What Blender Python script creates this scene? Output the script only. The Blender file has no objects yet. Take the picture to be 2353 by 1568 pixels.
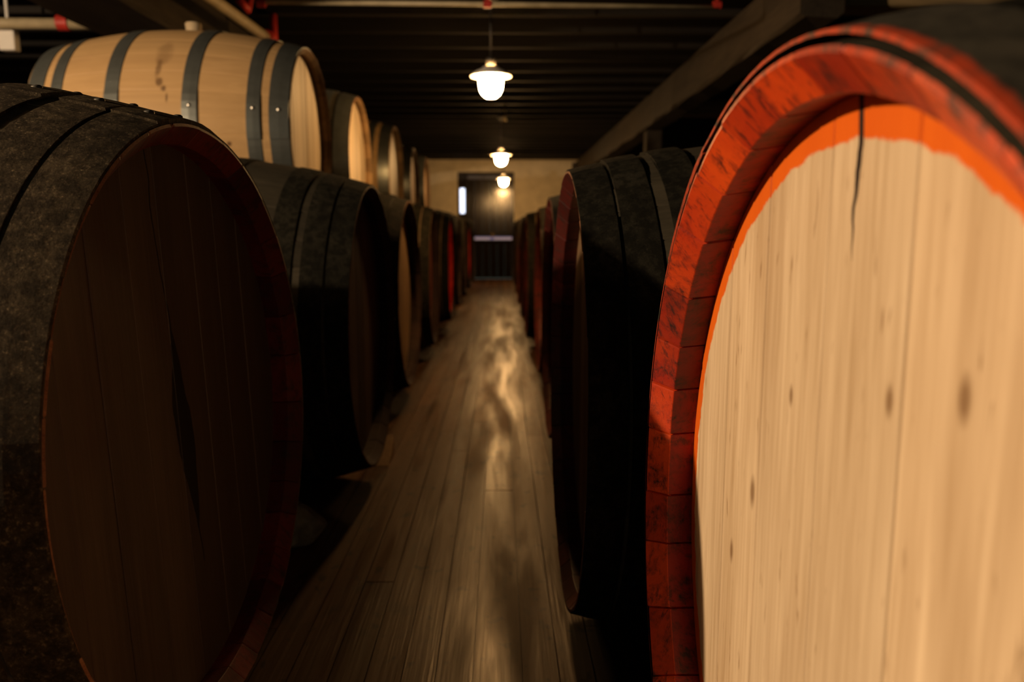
import bpy, bmesh, math, random
from mathutils import Vector, Matrix
from math import pi, sin, cos, sqrt, radians as R

C = bpy.context.scene
COL = C.collection
random.seed(7)

# ---------------------------------------------------------------- camera
FPX = 1800.0
CAM_Z = 0.92
cam_d = bpy.data.cameras.new('camera')
cam = bpy.data.objects.new('camera', cam_d)
COL.objects.link(cam)
cam_d.sensor_width = 36.0
cam_d.lens = FPX * 36.0 / 2353.0
cam.location = (0, 0, CAM_Z)
cam.rotation_euler = (R(90 - 8.03), 0, R(-0.835))
cam_d.clip_start = 0.02
cam_d.dof.use_dof = True
cam_d.dof.focus_distance = 1.12
cam_d.dof.aperture_fstop = 3.6
C.camera = cam

# ---------------------------------------------------------------- world, exposure
w = bpy.data.worlds.new('world')
C.world = w
w.use_nodes = True
w.node_tree.nodes['Background'].inputs[0].default_value = (0.58, 0.74, 0.62, 1)
w.node_tree.nodes['Background'].inputs[1].default_value = 0.11
C.view_settings.view_transform = 'Standard'
C.view_settings.look = 'None'
C.view_settings.exposure = 0.0
C.view_settings.gamma = 1.0
C.view_settings.use_curve_mapping = False

LAMP_E = 215.0          # bowl emission of the aisle lamps
SIDE_W = 520.0         # watts of the lamp in the next aisle
WARM = (1.0, 0.55, 0.20)

# ---------------------------------------------------------------- node helpers
class NT:
    def __init__(s, name):
        s.m = bpy.data.materials.new(name)
        s.m.use_nodes = True
        s.t = s.m.node_tree
        s.p = s.t.nodes['Principled BSDF']
    def n(s, kind, **kw):
        x = s.t.nodes.new(kind)
        for k, v in kw.items():
            setattr(x, k, v)
        return x
    def l(s, a, b):
        s.t.links.new(a, b)
    def val(s, sock, v):
        if hasattr(v, 'bl_idname') or isinstance(v, bpy.types.NodeSocket):
            s.l(v, sock)
        else:
            sock.default_value = v
    def math(s, op, a, b=0.0, clamp=False):
        x = s.n('ShaderNodeMath', operation=op)
        x.use_clamp = clamp
        s.val(x.inputs[0], a); s.val(x.inputs[1], b)
        return x.outputs[0]
    def mix(s, f, a, b, mode='MIX'):
        x = s.n('ShaderNodeMixRGB', blend_type=mode)
        s.val(x.inputs[0], f)
        s.val(x.inputs[1], a if not isinstance(a, tuple) else (*a, 1) if len(a) == 3 else a)
        s.val(x.inputs[2], b if not isinstance(b, tuple) else (*b, 1) if len(b) == 3 else b)
        return x.outputs[0]
    def ramp(s, f, lo, hi):
        x = s.n('ShaderNodeMapRange')
        x.inputs[1].default_value = lo; x.inputs[2].default_value = hi
        s.l(f, x.inputs[0])
        return x.outputs[0]
    def obj(s):
        if not hasattr(s, '_o'):
            s._o = s.n('ShaderNodeTexCoord').outputs['Object']
            s._r = s.n('ShaderNodeObjectInfo').outputs['Random']
        return s._o
    def xyz(s):
        x = s.n('ShaderNodeSeparateXYZ'); s.l(s.obj(), x.inputs[0])
        return x.outputs
    def noise(s, scale, stretch=(1, 1, 1), detail=4.0, rough=0.55, dist=0.0, seed=0.0):
        mp = s.n('ShaderNodeMapping'); s.l(s.obj(), mp.inputs[0])
        mp.inputs['Scale'].default_value = stretch
        x = s.n('ShaderNodeTexNoise', noise_dimensions='4D')
        s.l(mp.outputs[0], x.inputs['Vector'])
        s.l(s.math('ADD', s.math('MULTIPLY', s._r, 37.0), seed), x.inputs['W'])
        x.inputs['Scale'].default_value = scale
        x.inputs['Detail'].default_value = detail
        x.inputs['Roughness'].default_value = rough
        x.inputs['Distortion'].default_value = dist
        return x.outputs['Fac']
    def attr(s, name='rnd'):
        x = s.n('ShaderNodeAttribute', attribute_name=name)
        return x.outputs['Fac']
    def bump(s, h, strength=0.4, dist=0.002, prev=None):
        x = s.n('ShaderNodeBump')
        x.inputs['Strength'].default_value = strength
        x.inputs['Distance'].default_value = dist
        s.l(h, x.inputs['Height'])
        if prev is not None:
            s.l(prev, x.inputs['Normal'])
        return x.outputs[0]
    def done(s, col, rough=0.6, normal=None, metal=0.0, spec=0.4):
        s.val(s.p.inputs['Base Color'], (*col, 1) if isinstance(col, tuple) else col)
        s.val(s.p.inputs['Roughness'], rough)
        s.p.inputs['Metallic'].default_value = metal
        s.p.inputs['Specular IOR Level'].default_value = spec
        if normal is not None:
            s.l(normal, s.p.inputs['Normal'])
        return s.m

def mat_wood(name, c_dark, c_light, axis='x', rough=0.6, var=0.35, bump=0.3, grain=9.0, stain=None, stain_lo=0.55, stain_hi=0.72, spec=0.15, streak=0.5):
    t = NT(name)
    st = {'x': (0.12, 1, 1), 'y': (1, 0.12, 1), 'z': (1, 1, 0.05)}[axis]
    st2 = {'x': (0.04, 1, 1), 'y': (1, 0.04, 1), 'z': (1, 1, 0.03)}[axis]
    g = t.noise(grain, st, 6, 0.6, 0.6)
    f = t.noise(grain * 14, st2, 3, 0.6, 0.0, 3.0)
    k = t.math('ADD', t.math('MULTIPLY', t.ramp(g, 0.3, 0.7), 1 - streak), t.math('MULTIPLY', t.ramp(f, 0.3, 0.7), streak), True)
    c = t.mix(k, c_dark, c_light)
    rv = t.math('ADD', t.math('MULTIPLY', t.attr(), var * 2), 1 - var)
    cv = t.n('ShaderNodeCombineXYZ')
    for i in range(3): t.l(rv, cv.inputs[i])
    c = t.mix(1.0, c, cv.outputs[0], 'MULTIPLY')
    if stain:
        s1 = t.noise(5, st, 5, 0.6, 0.8, 9.0)
        c = t.mix(t.math('MULTIPLY', t.ramp(s1, stain_lo, stain_hi), 0.85), c, stain)
    return t.done(c, rough, t.bump(f, bump, 0.0012), spec=spec)

def mat_mould(name, c1, c2, amount=1.0, glint=2.4):
    t = NT(name)
    a = t.noise(7, (1, 1, 1), 5, 0.6)
    b = t.noise(230, (1, 1, 1), 8, 0.8, 0.0, 2.0)
    d = t.noise(48, (1, 1, 1), 6, 0.7, 0.0, 5.0)
    db = t.ramp(d, 0.36, 0.64); bb = t.ramp(b, 0.38, 0.62)
    c = t.mix(t.ramp(a, 0.38, 0.62), c1, c2)
    c = t.mix(t.math('MULTIPLY', t.ramp(b, 0.52, 0.64), 0.85), c, tuple(min(1, x * glint) for x in c2))  # light speckles paint glints into the crust colour
    c = t.mix(t.math('MULTIPLY', t.ramp(d, 0.56, 0.44), 0.75), c, tuple(x * 0.45 for x in c1))
    n1 = t.bump(db, 1.0, 0.007 * amount)
    n2 = t.bump(bb, 1.0, 0.0035 * amount, n1)
    return t.done(c, 0.85, n2, spec=0.06)

def mat_paint(name, c_a, c_b, dirt=(0.02, 0.016, 0.012), dirt_lo=0.55, var=0.3, rough=0.5, bump=0.5):
    t = NT(name)
    a = t.noise(9, (1, 1, 1), 4, 0.6)
    e = t.noise(150, (0.25, 1, 0.3), 4, 0.7, 0.3, 4.0)
    d = t.noise(28, (1, 1, 1), 6, 0.72, 0.6, 8.0)
    q = t.math('ADD', t.math('MULTIPLY', t.ramp(a, 0.35, 0.65), 0.35), t.math('MULTIPLY', t.attr(), 0.65))
    c = t.mix(q, c_a, c_b)
    rv = t.math('ADD', t.math('MULTIPLY', t.attr(), var * 2), 1 - var)
    cv = t.n('ShaderNodeCombineXYZ')
    for i in range(3): t.l(rv, cv.inputs[i])
    c = t.mix(1.0, c, cv.outputs[0], 'MULTIPLY')
    wear = t.math('MULTIPLY', t.ramp(d, dirt_lo, dirt_lo + 0.13), t.ramp(e, 0.3, 0.6))
    fine = t.math('MULTIPLY', t.ramp(e, 0.53, 0.64), 0.75)
    c = t.mix(t.math('MAXIMUM', wear, fine), c, dirt)
    return t.done(c, rough, t.bump(t.math('ADD', e, d), bump, 0.0015), spec=0.4)

def mat_metal(name, c, rough=0.5, metal=0.7, dirt=0.6, spec=0.5):
    t = NT(name)
    a = t.noise(14, (1, 1, 1), 6, 0.65)
    b = t.noise(120, (1, 1, 1), 3, 0.6, 0, 3.0)
    cc = t.mix(t.math('MULTIPLY', t.ramp(a, 0.4, 0.7), dirt), c, tuple(x * 0.45 for x in c))
    return t.done(cc, t.math('ADD', t.math('MULTIPLY', a, 0.25), rough - 0.12), t.bump(b, 0.15, 0.001), metal, spec)

def mat_emit(name, col, strength, base=(0.8, 0.8, 0.8)):
    t = NT(name)
    t.p.inputs['Base Color'].default_value = (*base, 1)
    t.p.inputs['Emission Color'].default_value = (*col, 1)
    t.p.inputs['Emission Strength'].default_value = strength
    return t.m

def mat_plain(name, c, rough=0.6, metal=0.0, ns=20, var=0.3, bump=0.2):
    t = NT(name)
    a = t.noise(ns, (1, 1, 1), 5, 0.6)
    cc = t.mix(t.ramp(a, 0.3, 0.7), tuple(x * (1 - var) for x in c), tuple(min(1, x * (1 + var)) for x in c))
    return t.done(cc, rough, t.bump(a, bump, 0.003), metal)

def mat_new_head():
    """pale oak cask head with a ragged orange-red painted ring and one crack"""
    t = NT('pale_oak_head')
    g = t.noise(10, (1, 1, 0.06), 6, 0.6, 0.5)
    f = t.noise(150, (1, 1, 0.04), 3, 0.6, 0.0, 3.0)
    k = t.math('ADD', t.math('MULTIPLY', t.ramp(g, 0.28, 0.62), 0.55), t.math('MULTIPLY', t.ramp(f, 0.3, 0.66), 0.45), True)
    c = t.mix(k, (0.42, 0.28, 0.145), (0.78, 0.61, 0.40))
    rv = t.math('ADD', t.math('MULTIPLY', t.attr(), 0.16), 0.90)
    cv = t.n('ShaderNodeCombineXYZ')
    for i in range(3): t.l(rv, cv.inputs[i])
    c = t.mix(1.0, c, cv.outputs[0], 'MULTIPLY')
    fl = t.noise(130, (1, 1, 0.16), 2, 0.5, 0.2, 11.0)
    c = t.mix(t.math('MULTIPLY', t.ramp(fl, 0.66, 0.74), 0.6), c, (0.20, 0.10, 0.035))
    dk = t.noise(4, (1, 1, 0.12), 4, 0.6, 0.6, 15.0)
    c = t.mix(t.math('MULTIPLY', t.ramp(dk, 0.50, 0.68), 0.6), c, (0.27, 0.145, 0.055))
    x, y, z = t.xyz()
    # ragged ring: distance from a slightly off-centre disc
    dy = t.math('SUBTRACT', y, -0.012); dz = t.math('SUBTRACT', z, 0.0)
    rr = t.math('SQRT', t.math('ADD', t.math('MULTIPLY', dy, dy), t.math('MULTIPLY', dz, dz)))
    rag = t.noise(30, (1, 1, 1), 4, 0.65, 0.0, 21.0)
    rr = t.math('ADD', rr, t.math('MULTIPLY', rag, 0.020))
    ring = t.ramp(rr, 0.431, 0.434)
    c = t.mix(ring, c, t.mix(t.ramp(g, 0.3, 0.7), (0.62, 0.098, 0.003), (0.74, 0.138, 0.004)))
    # knots
    for ky, kz, kr in ((-.195, .074, .010), (.170, .255, .009), (.083, .235, .007), (-.26, -.02, .008), (.06, -.12, .011), (-.10, .20, .006)):
        a1 = t.math('SUBTRACT', y, ky); a2 = t.math('MULTIPLY', t.math('SUBTRACT', z, kz), 0.45)
        dd = t.math('SQRT', t.math('ADD', t.math('MULTIPLY', a1, a1), t.math('MULTIPLY', a2, a2)))
        c = t.mix(t.math('MULTIPLY', t.ramp(dd, kr, kr * 0.35), 0.75), c, (0.16, 0.075, 0.022))
    # crack down from the top
    wob = t.noise(16, (0, 0, 1), 3, 0.5, 0.0, 2.0)
    cy = t.math('ABSOLUTE', t.math('SUBTRACT', t.math('ADD', y, t.math('MULTIPLY', wob, 0.026)), 0.023))
    wid = t.math('MULTIPLY', t.ramp(z, 0.325, 0.40), 0.0042)
    cr = t.math('MULTIPLY', t.math('LESS_THAN', cy, wid), t.math('GREATER_THAN', z, 0.33))
    c = t.mix(cr, c, (0.02, 0.012, 0.008))
    return t.done(c, 0.55, t.bump(f, 0.25, 0.001), spec=0.35)

def mat_old_head():
    """dark wine-stained head of the near left cask"""
    t = NT('dark_stained_head')
    g = t.noise(9, (1, 1, 0.06), 6, 0.6, 0.6)
    f = t.noise(140, (1, 1, 0.04), 3, 0.6, 0.0, 3.0)
    k = t.math('ADD', t.math('MULTIPLY', t.ramp(g, 0.3, 0.7), 0.6), t.math('MULTIPLY', t.ramp(f, 0.3, 0.7), 0.4), True)
    c = t.mix(k, (0.048, 0.033, 0.022), (0.110, 0.077, 0.050))
    rv = t.math('ADD', t.math('MULTIPLY', t.attr(), 0.25), 0.92)
    cv = t.n('ShaderNodeCombineXYZ')
    for i in range(3): t.l(rv, cv.inputs[i])
    c = t.mix(1.0, c, cv.outputs[0], 'MULTIPLY')
    rd = t.noise(6, (1, 1, 0.25), 5, 0.6, 0.5, 13.0)
    c = t.mix(t.math('MULTIPLY', t.ramp(rd, 0.5, 0.7), 0.4), c, (0.050, 0.012, 0.008))
    # long drip stain running down the middle
    x, y, z = t.xyz()
    wob = t.noise(6, (0, 0, 1), 3, 0.5, 0.0, 6.0)
    yy = t.math('ABSOLUTE', t.math('ADD', t.math('ADD', y, t.math('MULTIPLY', z, 0.10)), t.math('MULTIPLY', t.math('SUBTRACT', wob, 0.5), 0.05)))
    lo = t.math('MULTIPLY', t.ramp(z, -0.20, -0.05), t.math('SUBTRACT', 1.0, t.ramp(z, 0.02, 0.16)))
    wid = t.math('ADD', t.math('MULTIPLY', lo, 0.028), 0.002)
    s = t.math('MULTIPLY', t.math('LESS_THAN', yy, wid), t.math('GREATER_THAN', z, -0.26))
    c = t.mix(t.math('MULTIPLY', s, 0.85), c, (0.006, 0.005, 0.004))
    sp = t.noise(70, (1, 1, 0.6), 2, 0.5, 0.0, 17.0)
    c = t.mix(t.ramp(sp, 0.775, 0.79), c, (0.42, 0.24, 0.10))
    return t.done(c, 0.5, t.bump(f, 0.3, 0.001), spec=0.35)

def mat_edge_hoop():
    """dull iron hoop whose outer edge caught the red paint of the chime"""
    t = NT('red_edged_iron_hoop')
    x, y, z = t.xyz()
    rag = t.noise(22, (1, 1, 1), 5, 0.7, 0.0, 4.0)
    q = t.math('ADD', x, t.math('MULTIPLY', rag, 0.020))
    b = t.noise(60, (1, 1, 1), 5, 0.7, 0.0, 2.0)
    c = t.mix(t.ramp(b, 0.35, 0.65), (0.020, 0.018, 0.013), (0.055, 0.048, 0.034))
    c = t.mix(t.math('MULTIPLY', t.ramp(q, 0.640, 0.644), t.ramp(b, 0.62, 0.5)), c, (0.42, 0.050, 0.015))
    return t.done(c, 0.6, t.bump(b, 0.5, 0.002), spec=0.35)

M = {}
M['mould'] = mat_mould('mouldy_hoop', (0.095, 0.072, 0.045), (0.18, 0.137, 0.080), 1.0, 3.4)
M['mould_stave'] = mat_wood('weathered_grey_stave', (0.05, 0.038, 0.024), (0.15, 0.115, 0.072), 'x', 0.7, bump=0.5)
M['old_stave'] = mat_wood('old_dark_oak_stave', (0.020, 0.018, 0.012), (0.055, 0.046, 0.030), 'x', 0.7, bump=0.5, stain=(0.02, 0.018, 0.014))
M['old_hoop'] = mat_mould('dull_iron_hoop', (0.018, 0.017, 0.012), (0.038, 0.034, 0.023), 0.45, 1.6)
M['brown_stave'] = mat_wood('brown_oak_stave', (0.13, 0.085, 0.045), (0.30, 0.20, 0.105), 'x', 0.65, bump=0.4)
M['tan_stave'] = mat_wood('tan_new_oak_stave', (0.37, 0.23, 0.10), (0.50, 0.325, 0.15), 'x', 0.5, var=0.07, bump=0.12, grain=4, stain=(0.30, 0.18, 0.085), stain_lo=0.50, stain_hi=0.80, streak=0.6)
def mat_dripped_staves():
    m = M['tan_stave'].copy(); m.name = 'tan_oak_stave_with_wine_drip'
    t = NT.__new__(NT); t.m = m; t.t = m.node_tree; t.p = next(n for n in t.t.nodes if n.type == 'BSDF_PRINCIPLED')
    c = t.p.inputs['Base Color'].links[0].from_socket
    x, y, z = t.xyz()
    wob = t.noise(26, (1, 1, 1), 4, 0.6)
    for px, pz, rx, rz, k in ((.028, .27, .030, .060, .35), (.022, .205, .012, .035, .6), (.030, .155, .014, .018, .75), (.050, .128, .012, .012, .8), (.062, .095, .006, .022, .75), (.28, -.07, .010, .010, .9), (.36, .12, .012, .014, .5)):
        a1 = t.math('DIVIDE', t.math('SUBTRACT', x, px), rx); a2 = t.math('DIVIDE', t.math('SUBTRACT', z, pz), rz)
        d = t.math('SQRT', t.math('ADD', t.math('MULTIPLY', a1, a1), t.math('MULTIPLY', a2, a2)))
        d = t.math('ADD', d, t.math('MULTIPLY', t.math('SUBTRACT', wob, 0.5), 1.6))
        f = t.math('MULTIPLY', t.ramp(d, 1.1, 0.5), t.math('LESS_THAN', y, 0.0))
        c = t.mix(t.math('MULTIPLY', f, k), c, (0.085, 0.042, 0.018))
    t.l(c, t.p.inputs['Base Color'])
    return m
M['drip_stave'] = mat_dripped_staves()
M['tan_head'] = mat_wood('tan_oak_head', (0.52, 0.40, 0.26), (0.76, 0.62, 0.44), 'z', 0.5, var=0.2, bump=0.15)
M['galv'] = mat_metal('galvanised_hoop', (0.19, 0.205, 0.19), 0.38, 0.75)
M['chime_dark'] = mat_wood('dark_oak_chime', (0.05, 0.034, 0.022), (0.14, 0.095, 0.055), 'x', 0.6)
M['chime_tan'] = mat_wood('tan_oak_chime', (0.16, 0.10, 0.05), (0.34, 0.22, 0.11), 'x', 0.6)
M['red'] = mat_paint('red_paint', (0.36, 0.008, 0.006), (0.66, 0.085, 0.006), dirt=(0.030, 0.010, 0.008), dirt_lo=0.48, var=0.42)
M['worn_edge'] = mat_wood('worn_pale_edge', (0.07, 0.018, 0.010), (0.30, 0.15, 0.075), 'x', 0.6, grain=30)
M['chipped_red'] = mat_paint('chipped_red_edge', (0.40, 0.03, 0.012), (0.60, 0.10, 0.03), dirt=(0.055, 0.048, 0.038), dirt_lo=0.42, var=0.2)
M['inner_red_shade'] = mat_paint('dirty_shaded_crimson', (0.16, 0.006, 0.005), (0.30, 0.012, 0.007), dirt=(0.022, 0.008, 0.007), dirt_lo=0.46, var=0.35)  # inner wall's shade put into a darker crimson, along with worn dirt streaks
M['red_hoop'] = mat_edge_hoop()
M['red_old'] = mat_paint('worn_dark_red_paint', (0.070, 0.009, 0.007), (0.135, 0.018, 0.011), dirt=(0.03, 0.015, 0.011), dirt_lo=0.48)
M['red_head'] = mat_paint('red_painted_head', (0.70, 0.022, 0.006), (0.82, 0.040, 0.008), dirt=(0.25, 0.010, 0.006), dirt_lo=0.66, var=0.15)
M['dull_red_head'] = mat_paint('dull_red_head', (0.20, 0.045, 0.028), (0.30, 0.075, 0.045), dirt=(0.05, 0.02, 0.014), dirt_lo=0.55)
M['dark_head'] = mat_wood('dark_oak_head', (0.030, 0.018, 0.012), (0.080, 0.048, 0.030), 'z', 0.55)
M['brown_head'] = mat_wood('brown_oak_head', (0.15, 0.09, 0.045), (0.30, 0.19, 0.10), 'z', 0.55)
M['pale_head'] = mat_new_head()
M['old_head'] = mat_old_head()
M['bung'] = mat_wood('pale_wood_bung', (0.5, 0.38, 0.22), (0.75, 0.60, 0.40), 'z', 0.5)
M['brass'] = mat_metal('brass', (0.75, 0.56, 0.26), 0.25, 1.0, 0.3)
M['iron'] = mat_metal('black_iron', (0.05, 0.047, 0.042), 0.5, 0.6)

# ---------------------------------------------------------------- object helpers
def mesh_obj(name, verts, faces, mat, parent=None, rnd=None, smooth=True, loc=None):
    me = bpy.data.meshes.new(name)
    me.from_pydata(verts, [], faces)
    me.materials.append(mat)
    if rnd is not None:
        a = me.attributes.new('rnd', 'FLOAT', 'FACE')
        a.data.foreach_set('value', rnd)
    if smooth:
        me.shade_smooth()
    me.validate()
    o = bpy.data.objects.new(name, me)
    COL.objects.link(o)
    if parent: o.parent = parent
    if loc: o.location = loc
    return o

def thing(name, label, cat, loc, rot=(0, 0, 0), group=None):
    o = bpy.data.objects.new(name, None)
    o.empty_display_size = 0.1
    COL.objects.link(o)
    o.location = loc
    o.rotation_euler = rot
    o['label'] = label; o['category'] = cat
    if group: o['group'] = group
    return o

def tag(o, label, cat, group=None):
    o['label'] = label; o['category'] = cat
    if group: o['group'] = group
    return o

def lathe(prof, n=48, axis='z', cap=False):
    """prof: list of (r, h)"""
    v, f = [], []
    for r, h in prof:
        for i in range(n):
            a = 2 * pi * i / n
            p = (r * cos(a), r * sin(a), h)
            if axis == 'x': p = (h, r * cos(a), r * sin(a))
            v.append(p)
    for k in range(len(prof) - 1):
        for i in range(n):
            j = (i + 1) % n
            f.append((k * n + i, k * n + j, (k + 1) * n + j, (k + 1) * n + i))
    if cap:
        f.append(tuple(range(n - 1, -1, -1)))
        f.append(tuple(range((len(prof) - 1) * n, len(prof) * n)))
    return v, f

def tube(pts, r, n=12):
    bm = bmesh.new()
    pts = [Vector(p) for p in pts]
    rings = []
    for i, p in enumerate(pts):
        d = (pts[min(i + 1, len(pts) - 1)] - pts[max(i - 1, 0)]).normalized()
        up = Vector((0, 0, 1)) if abs(d.z) < 0.9 else Vector((1, 0, 0))
        a = d.cross(up).normalized(); b = a.cross(d)
        rings.append([bm.verts.new(p + r * (cos(2 * pi * k / n) * a + sin(2 * pi * k / n) * b)) for k in range(n)])
    for q, s in zip(rings, rings[1:]):
        for k in range(n):
            bm.faces.new((q[k], q[(k + 1) % n], s[(k + 1) % n], s[k]))
    bm.faces.new(rings[0][::-1]); bm.faces.new(rings[-1])
    bm.normal_update()
    v = [x.co[:] for x in bm.verts]; bm.verts.index_update()
    f = [tuple(x.index for x in y.verts) for y in bm.faces]
    bm.free()
    return v, f

def join(*vf):
    V, F = [], []
    for v, f in vf:
        o = len(V); V += v
        F += [tuple(i + o for i in q) for q in f]
    return V, F

def box(x0, x1, y0, y1, z0, z1):
    v = [(x, y, z) for z in (z0, z1) for y in (y0, y1) for x in (x0, x1)]
    f = [(0, 2, 3, 1), (4, 5, 7, 6), (0, 1, 5, 4), (2, 6, 7, 3), (0, 4, 6, 2), (1, 3, 7, 5)]
    return v, f

def bevel(o, wd=0.004, seg=2):
    m = o.modifiers.new('bevel', 'BEVEL'); m.width = wd; m.segments = seg; m.limit_method = 'ANGLE'
    return o

# ---------------------------------------------------------------- casks
def stave_layout(n, rng):
    ws = [rng.uniform(0.75, 1.25) for _ in range(n)]
    t = sum(ws); a, out = rng.uniform(0, 1), []
    for x in ws:
        out.append((a, a + 2 * pi * x / t)); a += 2 * pi * x / t
    return out

RIVET = None
FR = [(0.0, -1.0), (0.018, -0.06), (0.05, 0.0), (0.28, 0.0), (0.5, 0.0), (0.72, 0.0), (0.95, 0.0), (0.982, -0.06)]

def cask(label, head_c, psi, tilt, Rh, Rb, L, side, mats, hoops, nst=30, seed=1, edges=None, rec=0.060,
         nu=26, group=None, name='wine_cask', bung='bung', lap=None, head_rot=0.0, thick=0.034, hoop_mats=None, part_labels=None, rivets=False, rivet_at=(0.10, 0.30)):
    """head_c: world centre of the chime circle facing the aisle; side +1 faces +x, -1 faces -x"""
    rng = random.Random(seed)
    h = L / 2
    zc = Rb + 0.004
    rot = Matrix.Rotation(psi if side > 0 else pi + psi, 4, 'Z') @ Matrix.Rotation(tilt, 4, 'Y')
    centre = Vector(head_c) - rot @ Vector((h, 0, 0))
    base = centre - rot @ Vector((0, 0, zc))
    root = thing(name, label, 'cask', base, rot.to_euler(), group)
    def prof(u):
        return Rb - (Rb - Rh) * (abs(u) / h) ** 2.0
    st = stave_layout(nst, rng)
    srnd = [rng.random() for _ in st]
    sj = [rng.uniform(-0.0007, 0.0007) for _ in st]
    ej = [rng.uniform(-0.0016, 0.0006) for _ in st]
    angs = []
    for k, (a, b) in enumerate(st):
        for fr, dip in FR:
            angs.append((a + (b - a) * fr, dip, k))
    n = len(angs)
    loc = (0, 0, zc)
    # --- staves
    V, F, RN = [], [], []
    us = [-h + L * i / nu for i in range(nu + 1)]
    for u in us:
        r = prof(u)
        for a, dip, k in angs:
            rr = r + dip * 0.0025 + sj[k]
            uu = u + (ej[k] if abs(u) > h - 1e-6 else 0) * (1 if u > 0 else -1)
            V.append((uu, rr * cos(a), rr * sin(a)))
    for i in range(nu):
        for j in range(n):
            jj = (j + 1) % n
            F.append((i * n + j, i * n + jj, (i + 1) * n + jj, (i + 1) * n + j))
            RN.append(srnd[angs[j][2]])
    mesh_obj('staves', V, F, mats['stave'], root, RN, True, loc)
    # --- chimes (stave ends, bevel, inner wall), front and back
    for sgn in (1, -1):
        V, F, RN = [], [], []
        t = thick
        P = [(0.0, 0.0), (-0.0045, 0.0010), (-0.86 * t, -rec * 0.40), (-0.87 * t, -rec * 0.42), (-0.74 * t, -rec * 0.88), (-0.72 * t, -rec * 0.95), (-0.72 * t, -rec * 1.15)]
        for m_, (dr, du) in enumerate(P):
            for a, dip, k in angs:
                rr = Rh + dr + sj[k] + (dip * 0.0025 if m_ == 0 else dip * -0.0045 if m_ > 2 else 0)
                uu = sgn * (h + du + ej[k] + (dip * 0.0055 if 0 < m_ < 6 else 0))
                V.append((uu, rr * cos(a), rr * sin(a)))
        for i in range(len(P) - 1):
            for j in range(n):
                jj = (j + 1) % n
                q = (i * n + j, i * n + jj, (i + 1) * n + jj, (i + 1) * n + j)
                F.append(q if sgn > 0 else q[::-1]); RN.append(srnd[angs[j][2]])
        o = mesh_obj('chime', V, F, mats['chime'], root, RN, False, loc)
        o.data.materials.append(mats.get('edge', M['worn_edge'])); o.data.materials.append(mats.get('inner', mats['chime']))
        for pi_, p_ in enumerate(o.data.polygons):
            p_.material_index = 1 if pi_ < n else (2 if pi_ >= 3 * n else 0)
        if part_labels and 'chime' in part_labels and sgn > 0: o['label'] = part_labels['chime']
        # --- head made of upright boards
        Ri = Rh - t * 0.72
        if edges is None or sgn < 0:
            es, x = [], -Ri + rng.uniform(0.05, 0.11)
            while x < Ri - 0.04:
                es.append(x); x += rng.uniform(0.085, 0.14)
        else:
            es = edges
        V, F, RN = [], [], []
        bs = [-Ri + 0.0005] + [e for e in es if abs(e) < Ri - 0.02] + [Ri - 0.0005]
        for b0, b1 in zip(bs, bs[1:]):
            g = 0.0010
            y0, y1 = b0 + g, b1 - g
            ys = [y0 + (y1 - y0) * q / 8 for q in range(9)]
            o0 = len(V)
            dx = rng.uniform(-0.0008, 0.0008)
            for lay in (0.0, -0.002, -0.012):
                ins = 0.0 if lay < 0 else 0.0012
                ring = []
                for y in ys: ring.append((min(max(y, y0 + ins), y1 - ins), sqrt(max(1e-9, Ri * Ri - y * y)) - 0.0005))
                for y in reversed(ys): ring.append((min(max(y, y0 + ins), y1 - ins), -sqrt(max(1e-9, Ri * Ri - y * y)) + 0.0005))
                for y, z in ring: V.append((sgn * (lay + dx), y, z))
            m = 18
            q = tuple(range(o0, o0 + m))
            F.append(q[::-1] if sgn > 0 else q); RN.append(rv := rng.random())
            for la in range(2):
                for j in range(m):
                    jj = (j + 1) % m
                    q = (o0 + la * m + j, o0 + la * m + jj, o0 + (la + 1) * m + jj, o0 + (la + 1) * m + j)
                    F.append(q); RN.append(rv)
        bk = len(V)
        for i in range(48):
            V.append((sgn * -0.010, Ri * cos(2 * pi * i / 48), Ri * sin(2 * pi * i / 48)))
        F.append(tuple(range(bk, bk + 48))); RN.append(0.1)
        hm = mats['head'] if sgn > 0 else mats.get('back', mats['head'])
        o = mesh_obj('head', V, F, hm, root, RN, False, (sgn * (h - rec), 0, zc))
        o.rotation_euler = (head_rot if sgn > 0 else 0, 0, 0)
        if part_labels and 'head' in part_labels and sgn > 0: o['label'] = part_labels['head']
    # --- hoops
    for hi, (u0, u1) in enumerate(hoops):
        V, F = [], []
        ns = 96
        la = lap if lap is not None else rng.uniform(0.3, 1.2)
        jit = [rng.uniform(-1, 1) for _ in range(12)]
        def wob(a, k): return 0.0010 * (jit[k] * sin(2 * a + k) + jit[k + 3] * sin(5 * a + 2 * k))
        for i in range(ns + 7):               # ends overlap in a lap joint
            a = la + 2 * pi * i / ns
            lift = 0.0 if i <= ns else 0.004
            if i == ns: lift = 0.0025
            a0, a1 = u0 + wob(a, 0), u1 + wob(a, 1)
            loose = 0.0065 if hoop_mats and hi in hoop_mats else 0.0
            for u, d in ((a0, -0.004 if not loose else 0.0005), (a0, 0.0034), ((a0 + a1) / 2, 0.0040), (a1, 0.0034), (a1, -0.004 if not loose else 0.0005)):
                r = prof(u) + d + lift + loose
                V.append((u, r * cos(a), r * sin(a)))
        for i in range(ns + 6):
            for j in range(4):
                F.append((i * 5 + j, (i + 1) * 5 + j, (i + 1) * 5 + j + 1, i * 5 + j + 1))
        for e in (0, ns + 6):
            q = tuple(e * 5 + j for j in range(5)); F.append(q if e else q[::-1])
        hm = mats['hoop'] if not hoop_mats else hoop_mats.get(hi, mats['hoop'])
        ho = mesh_obj('hoop', V, F, hm, root, None, False, loc)
        if hoop_mats and hi in hoop_mats: ho['label'] = 'end hoop edged with red paint'
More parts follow.
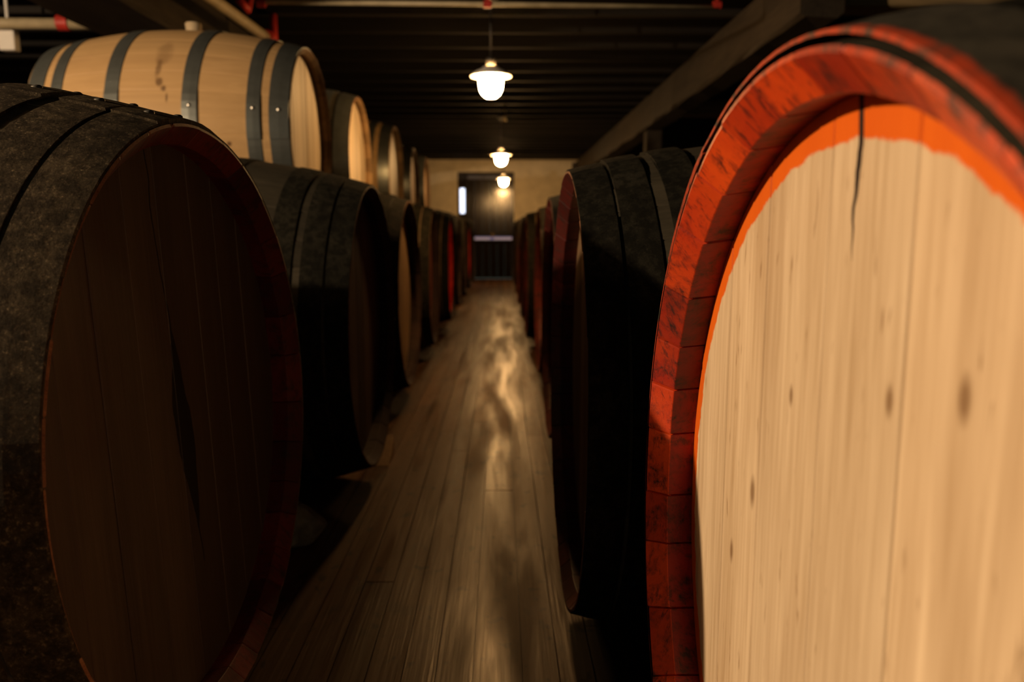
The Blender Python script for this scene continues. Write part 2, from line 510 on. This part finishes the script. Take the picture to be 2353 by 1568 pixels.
        if rivets:                            # two rivets on the lap
            for uu in (0.5,):
                for da in rivet_at:
                    a = la + da; u = u0 + (u1 - u0) * uu; r = prof(u) + 0.007
                    rv = RIVET.copy(); COL.objects.link(rv); rv.parent = ho
                    rv.location = (u, r * cos(a), r * sin(a)); rv.rotation_euler = (a - pi / 2, 0, 0)
    # --- bung
    if bung:
        v, f = lathe([(0.028, -0.012), (0.033, 0.034), (0.029, 0.039), (0.001, 0.040)], 20)
        mesh_obj('bung', v, f, M[bung], root, None, True, (0.02, 0, zc + Rb))
    return root

_v, _f = lathe([(0.0085, -0.003), (0.008, 0.0015), (0.005, 0.0035), (0.0004, 0.0042)], 10)
RIVET = mesh_obj('rivet', _v, _f, mat_metal('rivet_steel', (0.55, 0.52, 0.45), 0.3, 0.9, 0.3))
COL.objects.unlink(RIVET)
LOW_H = [(0.585, 0.6492), (0.515, 0.578), (0.425, 0.490), (0.21, 0.275)]
def sym(hs, h0, h): # hoops measured for half length h0, rescaled, mirrored
    k = h / h0
    out = [(a * k, b * k) for a, b in hs]
    return out + [(-b, -a) for a, b in out]

WALL_Y = 15.2
# ---- floor row, left
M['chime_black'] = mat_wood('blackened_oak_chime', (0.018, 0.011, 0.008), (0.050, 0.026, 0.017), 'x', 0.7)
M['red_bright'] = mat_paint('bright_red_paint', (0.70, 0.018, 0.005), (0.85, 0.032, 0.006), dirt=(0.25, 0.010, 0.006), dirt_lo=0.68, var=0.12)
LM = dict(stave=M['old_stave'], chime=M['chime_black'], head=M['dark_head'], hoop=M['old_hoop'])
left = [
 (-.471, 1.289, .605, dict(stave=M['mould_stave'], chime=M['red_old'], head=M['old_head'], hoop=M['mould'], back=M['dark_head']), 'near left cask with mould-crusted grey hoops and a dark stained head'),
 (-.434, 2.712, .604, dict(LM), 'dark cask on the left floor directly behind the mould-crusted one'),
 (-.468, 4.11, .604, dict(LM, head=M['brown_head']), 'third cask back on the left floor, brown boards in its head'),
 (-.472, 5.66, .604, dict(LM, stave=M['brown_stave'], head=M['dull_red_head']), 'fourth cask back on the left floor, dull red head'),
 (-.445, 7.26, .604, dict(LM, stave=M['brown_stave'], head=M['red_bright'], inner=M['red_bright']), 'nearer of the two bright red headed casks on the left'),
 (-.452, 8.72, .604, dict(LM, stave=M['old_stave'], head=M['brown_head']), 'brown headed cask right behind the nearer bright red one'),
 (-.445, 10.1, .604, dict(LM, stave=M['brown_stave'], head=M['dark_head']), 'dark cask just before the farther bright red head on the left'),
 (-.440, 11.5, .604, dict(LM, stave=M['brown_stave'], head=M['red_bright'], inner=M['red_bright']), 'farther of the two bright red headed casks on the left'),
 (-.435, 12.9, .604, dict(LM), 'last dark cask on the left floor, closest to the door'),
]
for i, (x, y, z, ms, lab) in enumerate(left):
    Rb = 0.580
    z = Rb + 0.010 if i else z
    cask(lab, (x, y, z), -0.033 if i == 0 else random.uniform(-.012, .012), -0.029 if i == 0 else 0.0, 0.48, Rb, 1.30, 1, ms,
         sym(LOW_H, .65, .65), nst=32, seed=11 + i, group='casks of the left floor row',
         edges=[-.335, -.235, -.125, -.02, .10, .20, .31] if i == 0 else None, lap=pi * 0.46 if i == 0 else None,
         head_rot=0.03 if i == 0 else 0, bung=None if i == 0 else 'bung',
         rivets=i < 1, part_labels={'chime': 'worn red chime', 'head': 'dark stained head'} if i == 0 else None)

# ---- floor row, right
RM = dict(stave=M['old_stave'], chime=M['red_old'], head=M['brown_head'], hoop=M['old_hoop'])
right = [
 (.211, .6145, .567, dict(stave=M['old_stave'], chime=M['red'], head=M['pale_head'], hoop=M['old_hoop'], back=M['brown_head'], inner=M['inner_red_shade'], edge=M['chipped_red']), 'large near right cask with a bright pale head and red painted rim'),
 (.144, 1.74, .567, dict(RM, chime=M['red_old'], head=M['brown_head']), 'second cask on the right, dark staves and red rim, behind the bright one'),
 (.192, 3.16, .567, dict(RM, chime=M['red_old'], head=M['dull_red_head']), 'third cask back on the right, a dark red sliver of rim showing'),
 (.222, 4.66, .567, dict(RM, chime=M['red_old'], head=M['dull_red_head']), 'fourth cask back on the right, dull red head'),
 (.200, 6.2, .567, dict(RM, stave=M['brown_stave']), 'fifth cask back on the right, lit brown staves'),
 (.205, 7.7, .567, dict(RM), 'sixth cask back on the right, mostly hidden behind the brown one'),
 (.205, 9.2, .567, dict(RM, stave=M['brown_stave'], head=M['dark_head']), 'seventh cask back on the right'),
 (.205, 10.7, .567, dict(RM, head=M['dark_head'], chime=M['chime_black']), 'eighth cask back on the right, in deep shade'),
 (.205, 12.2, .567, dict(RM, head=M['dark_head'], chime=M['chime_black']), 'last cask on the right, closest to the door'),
]
for i, (x, y, z, ms, lab) in enumerate(right):
    Rb = 0.555
    cask(lab, (x, y, z), 0.0, 0.0, 0.48, Rb, 1.28, -1, ms, sym(LOW_H, .65, .64), nst=34, seed=41 + i,
         group='casks of the right floor row', edges=[-.42, -.30, -.18, -.035, .10, .24, .37] if i == 0 else None,
         bung=None if i == 0 else 'brass', hoop_mats={0: M['red_hoop']} if i == 0 else None, lap=2.05 if i == 0 else None,
         rivets=i < 1, part_labels={'chime': 'bright red painted chime', 'head': 'pale oak head with orange-red ring and a crack'} if i == 0 else None)

# ---- upper tier, left: resting in the valleys between the floor casks
UP_H = [(0.425, 0.495), (0.345, 0.393), (0.118, 0.172)]
upper = [
 (0, 'pale new oak cask with six galvanised hoops, nearest of the upper tier', 'drip_stave', 'tan_head', 'chime_tan'),
 (1, 'second upper cask, staves coloured dark for shade and a brightly lit pale head', 'old_stave', 'tan_head', 'chime_tan'),  # dark oak colour stands in for the shadow of the nearest upper cask
 (2, 'third upper cask, pale staves and pale lit head', 'tan_stave', 'tan_head', 'chime_tan'),
 (3, 'fourth upper cask, brown head with a glint on its hoop', 'brown_stave', 'brown_head', 'chime_dark'),
 (4, 'last upper cask, standing out against the pale end wall', 'old_stave', 'brown_head', 'chime_dark'),
]
UP_SIZE = [(.420, .350, -.79, 1.00), (.475, .397, -.845, 1.14), (.500, .417, -.833, 1.16), (.460, .384, -.85, 1.14), (.460, .384, -.86, 1.14)]
for k, lab, s_, h_, c_ in upper:
    ya, yb = left[k + 1][1], left[k + 2][1]
    y = (ya + yb) / 2
    rb, rh, hx, ln = UP_SIZE[k]
    z = 0.590 + sqrt((0.580 + rb + 0.005) ** 2 - ((yb - ya) / 2) ** 2)
    cask(lab, (hx, y, z), random.uniform(-.01, .01), 0.0, rh, rb, ln, 1,
         dict(stave=M[s_], chime=M[c_], head=M[h_], hoop=M['galv']), sym(UP_H, .5, ln / 2), nst=26, seed=71 + k,
         group='hooped casks of the upper tier', rec=0.042, thick=0.024, name='hooped_cask', bung='bung', rivets=k < 1, rivet_at=(0.10,), lap=(pi - 0.26) if k == 0 else None)

# ---------------------------------------------------------------- floor, ceiling, walls
def structure(o, label=None):
    o['kind'] = 'structure'
    return o

M['floor'] = None
t = NT('worn_floorboards')
g = t.noise(8, (1, 0.07, 1), 6, 0.62, 0.6)
f = t.noise(120, (1, 0.03, 1), 3, 0.6, 0, 3.0)
k = t.math('ADD', t.math('MULTIPLY', t.ramp(g, 0.3, 0.7), 0.55), t.math('MULTIPLY', t.ramp(f, 0.3, 0.7), 0.45), True)
c = t.mix(k, (0.040, 0.019, 0.008), (0.105, 0.052, 0.022))
rv = t.math('ADD', t.math('MULTIPLY', t.attr(), 0.75), 0.60)
cv = t.n('ShaderNodeCombineXYZ')
for i in range(3): t.l(rv, cv.inputs[i])
c = t.mix(1.0, c, cv.outputs[0], 'MULTIPLY')
sp = t.noise(15, (1, 0.45, 1), 4, 0.6, 0.4, 7.0)
c = t.mix(t.math('MULTIPLY', t.ramp(sp, 0.56, 0.68), 0.6), c, (0.022, 0.014, 0.008))
sq = t.noise(24, (1, 0.6, 1), 2, 0.5, 0.3, 17.0)
c = t.mix(t.math('MULTIPLY', t.ramp(sq, 0.63, 0.69), 0.85), c, (0.014, 0.010, 0.007))
ro = t.math('ADD', t.math('MULTIPLY', t.ramp(t.noise(9, (1, 0.10, 1), 4, 0.6, 0.4, 12.0), 0.36, 0.64), 0.30), 0.28)
t.p.inputs['Specular Tint'].default_value = (1.0, 0.74, 0.45, 1)
M['floor'] = t.done(c, ro, t.bump(t.math('ADD', f, t.math('MULTIPLY', g, 2.0)), 0.35, 0.002), spec=0.13)

rng = random.Random(3)
V, F, RN = [], [], []
x = -4.4
while x < 3.8:
    wd = rng.uniform(0.068, 0.105)
    y = -3.0 - rng.uniform(0, 2)
    while y < WALL_Y:
        ln = rng.uniform(2.2, 3.6)
        v, f_ = box(x + 0.0012, x + wd - 0.0012, max(y, -3) + 0.0012, min(y + ln, WALL_Y) - 0.0012, -0.025, rng.uniform(-0.0012, 0.0))
        o = len(V); V += v; F += [tuple(i + o for i in q) for q in f_]; RN += [rng.random()] * 6
        y += ln
    x += wd
v, f_ = box(-4.4, 3.9, -3, WALL_Y, -0.06, -0.02)
o = len(V); V += v; F += [tuple(i + o for i in q) for q in f_]; RN += [0] * 6
structure(mesh_obj('floor', V, F, M['floor'], None, RN, False))

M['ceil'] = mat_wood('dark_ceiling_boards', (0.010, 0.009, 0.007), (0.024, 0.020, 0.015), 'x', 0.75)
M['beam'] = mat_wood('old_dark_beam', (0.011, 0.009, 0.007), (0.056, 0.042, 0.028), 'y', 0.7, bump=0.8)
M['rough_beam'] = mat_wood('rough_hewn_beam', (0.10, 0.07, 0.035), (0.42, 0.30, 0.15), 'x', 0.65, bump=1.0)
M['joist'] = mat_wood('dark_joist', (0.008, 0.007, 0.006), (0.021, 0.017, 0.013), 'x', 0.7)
CEIL = 2.32
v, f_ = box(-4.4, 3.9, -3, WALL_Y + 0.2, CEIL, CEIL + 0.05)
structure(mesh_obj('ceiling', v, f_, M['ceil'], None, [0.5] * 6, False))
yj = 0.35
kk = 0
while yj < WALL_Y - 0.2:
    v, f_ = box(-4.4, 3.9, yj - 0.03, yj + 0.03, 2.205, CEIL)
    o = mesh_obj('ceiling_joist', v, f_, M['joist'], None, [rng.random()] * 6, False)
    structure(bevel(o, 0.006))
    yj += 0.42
    kk += 1

def beam(x0, x1, y0, y1, z0, z1, mat, name='ceiling_beam', seed=0):
    """hewn timber: a box with gently uneven faces"""
    r = random.Random(seed)
    n = max(6, int((y1 - y0) / 0.25))
    V, F = [], []
    for i in range(n + 1):
        y = y0 + (y1 - y0) * i / n
        j = lambda s=0.012: r.uniform(-s, s)
        ch = 0.018
        V += [(x0 + ch + j(), y, z0 + j(.006)), (x1 - ch + j(), y, z0 + j(.006)), (x1 + j(.008), y, z0 + ch + j()), (x1 + j(.004), y, z1), (x0 + j(.004), y, z1), (x0 + j(.008), y, z0 + ch + j())]
    for i in range(n):
        for k in range(6):
            kk = (k + 1) % 6
            F.append((i * 6 + k, (i + 1) * 6 + k, (i + 1) * 6 + kk, i * 6 + kk))
    F.append(tuple(range(6))); F.append(tuple(range(n * 6 + 5, n * 6 - 1, -1)))
    return structure(mesh_obj(name, V, F, mat, None, [0.5] * len(F), False))
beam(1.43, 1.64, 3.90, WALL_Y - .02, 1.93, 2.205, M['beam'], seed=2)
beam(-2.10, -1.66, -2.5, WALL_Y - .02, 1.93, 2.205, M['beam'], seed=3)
def post(x, y, w_=0.16, zt=1.93):
    v, f_ = box(x - w_ / 2, x + w_ / 2, y - w_ / 2, y + w_ / 2, 0, zt)
    structure(bevel(mesh_obj('timber_post', v, f_, M['beam'], None, [0.6] * 6, False), 0.012))
for yy in (8.2, 13.6): post(1.56, yy)
for yy in (4.25, 8.05):     # hewn cross timbers over the right row
    v, f_ = box(1.75, 3.8, yy - 0.10, yy + 0.10, 2.05, 2.204)
    o = mesh_obj('cross_timber', v, f_, M['rough_beam'], None, [0.6] * 6, False)
    structure(bevel(o, 0.02))

M['plaster'] = mat_plain('ochre_plaster', (0.72, 0.62, 0.44), 0.8, 0, 6, 0.15, 0.2)
M['dark_wall'] = mat_plain('dark_stone_wall', (0.055, 0.045, 0.034), 0.85, 0, 5, 0.4, 0.6)
DX0, DX1, DZ = -0.81, 0.26, 2.02
v, f_ = join(box(-4.4, DX0, WALL_Y, WALL_Y + .2, 0, CEIL), box(DX1, 3.9, WALL_Y, WALL_Y + .2, 0, CEIL), box(DX0, DX1, WALL_Y, WALL_Y + .2, DZ, CEIL))
structure(mesh_obj('wall_back', v, f_, M['plaster'], None, None, False))
v, f_ = box(-4.6, -4.4, -3, WALL_Y + .2, 0, CEIL); structure(mesh_obj('wall_left', v, f_, M['dark_wall'], None, None, False))
v, f_ = box(3.9, 4.1, -3, WALL_Y + .2, 0, CEIL); structure(mesh_obj('wall_right', v, f_, M['dark_wall'], None, None, False))
v, f_ = box(1.36, 1.72, WALL_Y - .03, WALL_Y - .002, 0, 2.2)
structure(mesh_obj('trim_1', v, f_, M['dark_wall'], None, None, False))

# ---- door at the end of the aisle
door = bpy.data.objects.new('door_1', None); COL.objects.link(door); door.location = (0, WALL_Y, 0); structure(door)
M['door'] = mat_wood('dark_varnished_door', (0.008, 0.0055, 0.004), (0.034, 0.020, 0.011), 'z', 0.12, spec=0.5)
M['door_low'] = mat_wood('dark_matt_door_boards', (0.007, 0.005, 0.004), (0.020, 0.013, 0.008), 'z', 0.8, spec=0.05)
M['day'] = mat_emit('daylight_pane', (0.75, 0.82, 1.0), 2.2)
M['day_dim'] = mat_emit('dim_daylight_pane', (0.45, 0.38, 0.65), 0.22)
v, f_ = join(box(DX0, DX0 + .04, -.01, .16, 0, DZ), box(DX1 - .04, DX1, -.01, .16, 0, DZ), box(DX0 + .04, DX1 - .04, -.01, .16, DZ - .06, DZ), box(DX0 + .13, DX0 + .18, -.01, .16, 0, DZ - .06))
mesh_obj('door_frame', v, f_, M['door'], door, [0.4] * 24, False)
P, Q = [], []
x0, x1 = DX0 + .18, DX1 - .04
for i in range(6):
    a = x0 + (x1 - x0) * i / 6; b = x0 + (x1 - x0) * (i + 1) / 6
    Q.append(box(a + .001, b - .001, .06, .10, 0.004, .745)); P.append(box(a + .001, b - .001, .06, .10, .80, DZ - .16))
Q.append(box(x0, x1, .05, .06, .66, .745)); P += [box(x0, x1, .05, .06, .80, .88), box(x0, x1, .05, .10, DZ - .16, DZ - .13)]
for nm, pp, mm in (('upper_leaf', P, M['door']), ('lower_leaf', Q, M['door_low'])):
    v, f_ = join(*pp)
    mesh_obj(nm, v, f_, mm, door, [rng.random() for _ in f_], False)
v, f_ = box(DX0 + .04, DX0 + .13, .09, .10, 1.25, 1.72); mesh_obj('side_pane', v, f_, M['day'], door, None, False)
v, f_ = join(box(DX0 + .04, DX0 + .13, .08, .11, 0, 1.25), box(DX0 + .04, DX0 + .13, .08, .11, 1.72, DZ - .06)); mesh_obj('side_panel', v, f_, M['door'], door, [.5] * 12, False)
v, f_ = box(x0, x1, .09, .10, .745, .80); mesh_obj('split_gap', v, f_, M['day_dim'], door, None, False)
v, f_ = box(x0, x1, .09, .10, DZ - .13, DZ - .06); mesh_obj('transom_pane', v, f_, mat_emit('dusky_pane', (0.5, 0.42, 0.5), 0.012, (0.05, 0.05, 0.06)), door, None, False)
v, f_ = lathe([(.012, 0), (.012, .04), (.036, .05), (.040, .065), (.030, .08), (.001, .085)], 16)
o = mesh_obj('door_knob', [(p[0], -p[2], p[1]) for p in v], [q[::-1] for q in f_], M['brass'], door, None, True, (-.15, .05, .83))

# ---------------------------------------------------------------- lamps
M['enamel'] = mat_plain('white_enamel', (0.75, 0.72, 0.66), 0.3, 0, 10, 0.05, 0.02)
M['bowl'] = mat_emit('lit_glass_bowl', WARM, LAMP_E)
def lamp(x, y, z, label, s=1.0, ceil=2.205, group='pendant lamps over the aisle'):
    root = thing('pendant_lamp', label, 'lamp', (x, y, z), group=group)
    v, f_ = lathe([(.110 * s, -.002), (.116 * s, -.012), (.113 * s, -.004), (.085 * s, .016), (.05 * s, .032), (.045 * s, .040), (.04 * s, .040), (.04 * s, .022), (.075 * s, .010), (.109 * s, -.013), (.116 * s, -.012)], 40)
    mesh_obj('shade', v, f_, M['enamel'], root)
    v, f_ = lathe([(.045 * s, .018), (.062 * s, .006), (.068 * s, -.015), (.068 * s, -.055), (.063 * s, -.085), (.050 * s, -.110), (.030 * s, -.126), (.001, -.131)], 32)
    mesh_obj('glass_bowl', v, f_, M['bowl'], root)
    v, f_ = lathe([(.001, .09), (.024, .09), (.026, .085), (.028, .038), (.001, .038)], 20)
    mesh_obj('lamp_holder', v, f_, M['iron'], root)
    v, f_ = lathe([(.006, .085), (.006, ceil - z - .02)], 10, cap=True)
    mesh_obj('stem', v, f_, M['iron'], root)
    v, f_ = lathe([(.001, ceil - z - .03), (.035, ceil - z - .028), (.045, ceil - z), (.001, ceil - z + .002)], 20)
    mesh_obj('ceiling_rose', v, f_, M['iron'], root)
    return root
lamp(-.052, 4.55, 1.785, 'nearest hanging lamp, white shade rim showing round its glowing bowl')
lamp(.008, 9.17, 1.785, 'middle hanging lamp of the three glowing over the aisle')
lamp(.055, 13.37, 1.785, 'farthest hanging lamp, glowing in front of the dark door', ceil=2.205)
# lamp of the neighbouring aisle, outside the frame on the left
la = lamp(-3.10, .26, 1.90, 'hanging lamp in the next aisle behind the near left cask', group=None)
pl = bpy.data.lights.new('bulb', 'POINT'); pl.energy = SIDE_W; pl.color = (1.0, 0.72, 0.46); pl.shadow_soft_size = 0.03
po = bpy.data.objects.new('bulb', pl); COL.objects.link(po); po.parent = la; po.location = (0, 0, -.17)

# ---------------------------------------------------------------- pipes and small fittings
M['pipe'] = mat_plain('cream_painted_pipe', (0.40, 0.33, 0.20), 0.45, 0, 12, 0.2, 0.05)
M['red_fit'] = mat_plain('red_painted_fitting', (0.42, 0.03, 0.02), 0.45, 0, 15, 0.3, 0.05)
rt = thing('sprinkler_pipe', 'thin cream pipe crossing the ceiling above the nearest lamp', 'pipe', (0, 4.12, 2.042))
v, f_ = tube([(-1.20, 0, .006), (0, 0, 0), (1.10, 0, -.010)], .012); mesh_obj('pipe', v, f_, M['pipe'], rt)
for xx in (-.063, 1.09, -1.19):
    v, f_ = join(lathe([(.012, -.02), (.019, -.02), (.019, .02), (.012, .02)], 16, 'x'), box(-.007, .007, -.004, .004, .01, .28))
    mesh_obj('hanger', v, f_, M['red_fit'], rt, None, False, (xx, 0, 0))
rt = thing('sprinkler_pipe', 'thick cream pipe running back along the left beam', 'pipe', (-1.42, 3.4, 2.04))
v, f_ = tube([(-.10, -1.9, .0), (.04, 1.50, .01)], .030); mesh_obj('pipe', v, f_, M['pipe'], rt)
v, f_ = lathe([(.028, -.05), (.045, -.05), (.045, -.03), (.036, -.028), (.036, .03), (.045, .032), (.045, .05), (.028, .05)], 20)
mesh_obj('coupling', [(p[0], p[2], p[1]) for p in v], [q[::-1] for q in f_], M['red_fit'], rt, None, True, (.04, 1.49, .01))
v, f_ = join(tube([(0, 1.5, .16), (.0, 1.5, -.10)], .022), lathe([(.001, -.10), (.04, -.095), (.04, -.08), (.001, -.075)], 16))
V2 = [(p[0] + .065, p[1] + .03 if p[1] > 1 else p[1] + 1.53, p[2]) for p in v]
mesh_obj('valve', V2, f_, M['red_fit'], rt)
v, f_ = tube([(.03, 1.0, .10), (.06, 1.05, .06), (.06, 1.1, .14)], .022); mesh_obj('elbow', v, f_, M['red_fit'], rt)
rt = thing('drain_pipe', 'stout cream pipe crossing behind the left beam, top left corner', 'pipe', (-3.2, 4.55, 2.053))
v, f_ = tube([(-1.1, 0, 0), (1.05, 0, -.006)], .030); mesh_obj('pipe', v, f_, M['pipe'], rt)
v, f_ = join(lathe([(.030, -.03), (.042, -.03), (.042, .03), (.030, .03)], 16, 'x'), box(-.01, .01, -.006, .006, .02, .26))
mesh_obj('hanger', v, f_, M['red_fit'], rt, None, False, (.80, 0, .0))
v, f_ = join(box(-.045, .045, -.03, .03, -.06, .06), box(-.008, .008, -.008, .008, .06, .23))
tag(bevel(mesh_obj('junction_box', v, f_, M['enamel'], None, None, False, (-2.75, 4.62, 1.977)), .008), 'small white box hanging under the ceiling at the left edge', 'box')
v, f_ = lathe([(.001, 0.146), (.012, .146), (.012, .03), (.018, .028), (.018, .02), (.008, .015), (.020, -.005), (.022, -.02), (.001, -.024)], 16)
tag(mesh_obj('fire_sprinkler', v, f_, M['brass'], None, None, True, (.047, 8.33, 2.06)), 'tiny brass sprinkler head glinting below the nearest lamp', 'sprinkler')

# ---------------------------------------------------------------- chocks under the casks
M['wedge'] = mat_wood('wooden_wedge', (0.20, 0.12, 0.06), (0.38, 0.25, 0.13), 'y', 0.65)
M['stone'] = mat_plain('grey_stone', (0.22, 0.24, 0.215), 0.85, 0, 30, 0.5, 1.0)
def stone(loc, sx, sy, sz, seed, label):
    r = random.Random(seed)
    bm = bmesh.new()
    bmesh.ops.create_icosphere(bm, subdivisions=3, radius=1)
    dirs = [(Vector((r.uniform(-1, 1), r.uniform(-1, 1), r.uniform(-1, 1))).normalized(), r.uniform(.55, .9)) for _ in range(14)]
    for vv in bm.verts:
        p = vv.co.copy()
        for d, k in dirs:
            e = p.dot(d) - k
            if e > 0: p -= d * e
        p *= 1 + r.uniform(-.03, .03)
        vv.co = Vector((p.x * sx, p.y * sy, max(p.z, -.7) * sz))
    zmin = min(vv.co.z for vv in bm.verts)
    for vv in bm.verts: vv.co.z -= zmin
    me = bpy.data.meshes.new('stone_chock'); bm.to_mesh(me); bm.free(); me.materials.append(M['stone'])
    o = bpy.data.objects.new('stone_chock', me); COL.objects.link(o); o.location = loc
    return tag(o, label, 'stone')
stone((-.60, 2.235, 0), .10, .085, .075, 5, 'rough grey stone on the floor between the first two left casks')
def wedge(x, y, flip, label):
    d = 1 if flip else -1
    w_, l_, h_ = .06, .16, .085
    v = [(-w_, 0, 0), (w_, 0, 0), (w_, d * l_, 0), (-w_, d * l_, 0), (-w_, d * l_, h_), (w_, d * l_, h_)]
    f = [(0, 1, 2, 3), (0, 4, 5, 1), (3, 2, 5, 4), (0, 3, 4), (1, 5, 2)]
    if flip: f = [q[::-1] for q in f]
    o = mesh_obj('wooden_wedge', v, f, M['wedge'], None, [.5] * 5, False, (x, y, 0))
    return tag(bevel(o, .004), label, 'wedge', 'wooden wedges under the casks')
wedge(-.50, 2.99, True, 'pale wooden wedge under the far side of the second left cask')
wedge(.26, 1.99, True, 'wooden wedge under the far side of the second right cask')
